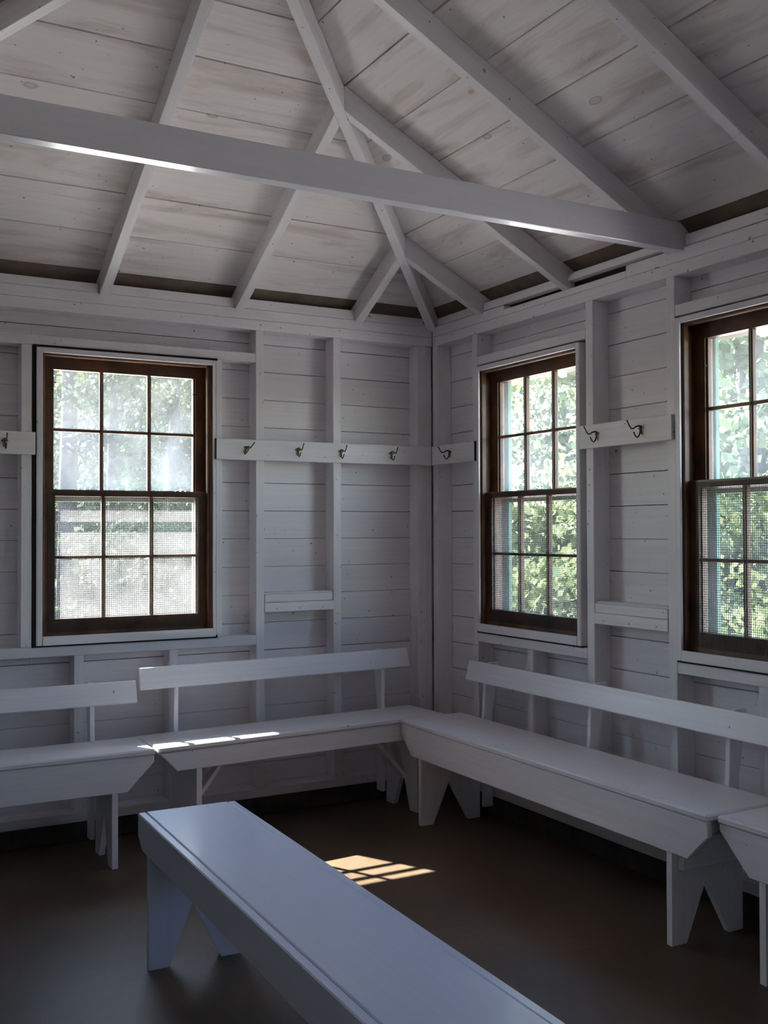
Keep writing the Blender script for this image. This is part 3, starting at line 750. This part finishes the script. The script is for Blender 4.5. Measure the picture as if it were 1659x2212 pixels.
# ------------------------------------------------------------------ outdoors
gnd = board('ground', -60, 60, -60, 70, -0.30, -0.121, M['ground'], bev=0); gnd['kind'] = 'structure'
gvl = board('path', -9.0, 6.2, -9.0, 7.5, -0.1205, -0.1005, M['bounce_apron'], bev=0); gvl['kind'] = 'structure'; gvl['label'] = 'unseen pale apron added around the building to bounce sunlight indoors'  # unseen apron, added to bounce sunlight through the windows onto the ceiling
SUN_TO = Vector((-0.52, 1.0, 1.25)).normalized()
def in_sun_path(p_):
    """keeps a clearing in the crowns where the photo's sun reaches the back window"""
    q = p_-Vector((-1.55, 0.05, 1.2)); t_ = q.dot(SUN_TO)
    return t_ > 0 and (q-SUN_TO*t_).length < 0.9
def tree(name, x, y, h_, r_, nleaf, crown, lmat, label, group, lean=0.0, low=0.8, leaf=0.10, nbr=16):
    t = empty(name, (x, y, -0.121 if not (-9 < x < 6.2 and y < 7.5) else -0.1)); tag(t, label, 'tree', group)
    R_ = random.Random(int(x*97+y*31))
    bm = bmesh.new(); n_ = 9
    path = [Vector((lean*h_*(i/(n_-1))+R_.uniform(-.04, .04)*(i > 0), R_.uniform(-.04, .04)*(i > 0), h_*i/(n_-1))) for i in range(n_)]
    add_tube(bm, path, [r_*(1-0.75*i/(n_-1)) for i in range(n_)], 10)
    link('trunk', bm, M['bark'], t, True)
    tips = []
    bm = bmesh.new()
    for k in range(nbr):
        z = low+(h_-low)*(k+0.5)/nbr*0.97; a = R_.uniform(0, 2*math.pi); ln = crown*(1.0-0.55*(z-low)/(h_-low))*R_.uniform(0.6, 1.1)
        bp = Vector((lean*z, 0, z)); pts = [bp]
        d_ = Vector((math.cos(a), math.sin(a), R_.uniform(-0.05, 0.45)))
        for j in range(1, 5):
            d_ = (d_+Vector((R_.uniform(-.2, .2), R_.uniform(-.2, .2), R_.uniform(-.12, .12)))).normalized()
            pts.append(pts[-1]+d_*ln/4)
        add_tube(bm, pts, [r_*0.22, r_*0.17, r_*0.12, r_*0.08, r_*0.04], 5)
        tips += [(pts[1], 0.3), (pts[2], 0.6), (pts[3], 0.9), (pts[4], 1.0)]
    link('branches', bm, M['bark'], t, True)['kind'] = 'stuff'
    verts, faces = [], []
    for i in range(nleaf):
        tp, wgt = R_.choice(tips)
        p_ = tp+Vector((R_.gauss(0, 1), R_.gauss(0, 1), R_.gauss(0, 0.55)))*crown*0.16*wgt
        wp = p_+Vector((x, y, -0.121))
        if p_.z < 0.1 or in_sun_path(wp): continue
        n1 = Vector((R_.gauss(0, 1), R_.gauss(0, 1), R_.gauss(0, 1))).normalized(); n2 = n1.orthogonal().normalized(); n3 = n1.cross(n2)
        s_ = leaf*R_.uniform(0.6, 1.3); b = len(verts)
        verts += [p_-n2*s_*0.5, p_+n3*s_*0.3, p_+n2*s_*0.5, p_-n3*s_*0.3]; faces.append((b, b+1, b+2, b+3))
    me = bpy.data.meshes.new('foliage'); me.from_pydata([tuple(v_) for v_ in verts], [], faces); me.materials.append(lmat)
    o_ = bpy.data.objects.new('foliage', me); C.objects.link(o_); o_.parent = t; o_['kind'] = 'stuff'
    return t
GB = 'trees outside the back window'; GR = 'trees outside the right-wall windows'
tree('pine_tree', 0.78, 12.0, 9, 0.17, 4500, 2.0, M['leaf_c'], 'thick grey pine trunk seen through the left panes of the back window', GB, low=1.5)
tree('young_tree', 1.25, 13.5, 7, 0.05, 2500, 1.5, M['leaf_a'], 'thin young tree just right of the thick pine in the back window', GB, low=1.6)
tree('pine_tree', 1.55, 12.3, 9, 0.09, 4000, 1.8, M['leaf_b'], 'slim pine seen through the middle panes of the back window', GB, low=1.2)
tree('pine_tree', 2.15, 14.6, 10, 0.19, 4500, 2.2, M['leaf_c'], 'thick pine trunk behind the slim one in the middle panes of the back window', GB, low=1.8)
tree('pine_tree', 2.62, 13.0, 9, 0.12, 5000, 2.0, M['leaf_b'], 'leaning pine seen through the right panes of the back window', GB, lean=0.05, low=0.9)
for k, (x, y, h_, m_) in enumerate(((0.6, 18.0, 8, 'leaf_b'), (2.9, 19.5, 8, 'leaf_a'), (5.4, 18.5, 8, 'leaf_b'), (4.6, 24, 9, 'leaf_a'), (2.0, 24.5, 9, 'leaf_c'), (7.4, 24, 9, 'leaf_b'))):
    tree('forest_tree', x, y, h_, 0.14, 9000, 3.0, M[m_], 'hazy green forest tree far behind the pines in the back window', GB, low=0.3, leaf=0.22, nbr=26)
k = 0
for x, y, h_, m_ in ((7.0, 7.2, 6.5, 'leaf_d'), (7.6, 4.6, 7, 'leaf_e'), (10.0, 10.8, 7.5, 'leaf_e'), (10.6, 7.6, 8.0, 'leaf_d'), (13.5, 14.0, 8.5, 'leaf_d'),
                    (14.5, 10.3, 8.5, 'leaf_e'), (12.5, 4.6, 8, 'leaf_d'), (17.0, 18.2, 10, 'leaf_e'), (19.0, 13.5, 11, 'leaf_d')):
    tree('leafy_tree', x, y, h_, 0.10, 9000, 2.4, M[m_], ('nearest ' if x < 8 else 'farther ')+('leafy green tree seen through the narrow right-wall window' if y > x else 'leafy green tree seen through the window at the right picture edge'), GR, low=0.1, leaf=0.17, nbr=30)
# low brush that closes the view under the crowns
for x, y, s_, lb in ((6.0, 8.4, 1.0, 0), (6.2, 5.6, 1.0, 0), (8.4, 8.9, 1.2, 0), (6.8, 3.3, 1.0, 0), (0.4, 14.6, 1.0, 1), (2.2, 16.4, 1.2, 1), (4.0, 16.0, 1.2, 1), (1.4, 10.8, 0.9, 1), (2.9, 11.4, 0.9, 1)):
    tree('forest_shrub', x, y, 1.7*s_, 0.03, 2600, 1.25*s_, M['leaf_d' if lb == 0 else 'leaf_b'],
         ('low bright green shrub seen through the narrow right-wall window' if y > x else 'low bright green shrub seen through the window at the right picture edge') if lb == 0 else 'low green shrub at the foot of the trees in the back window',
         'shrubs outside the right-wall windows' if lb == 0 else 'shrubs outside the back window', low=0.1, leaf=0.12, nbr=16)
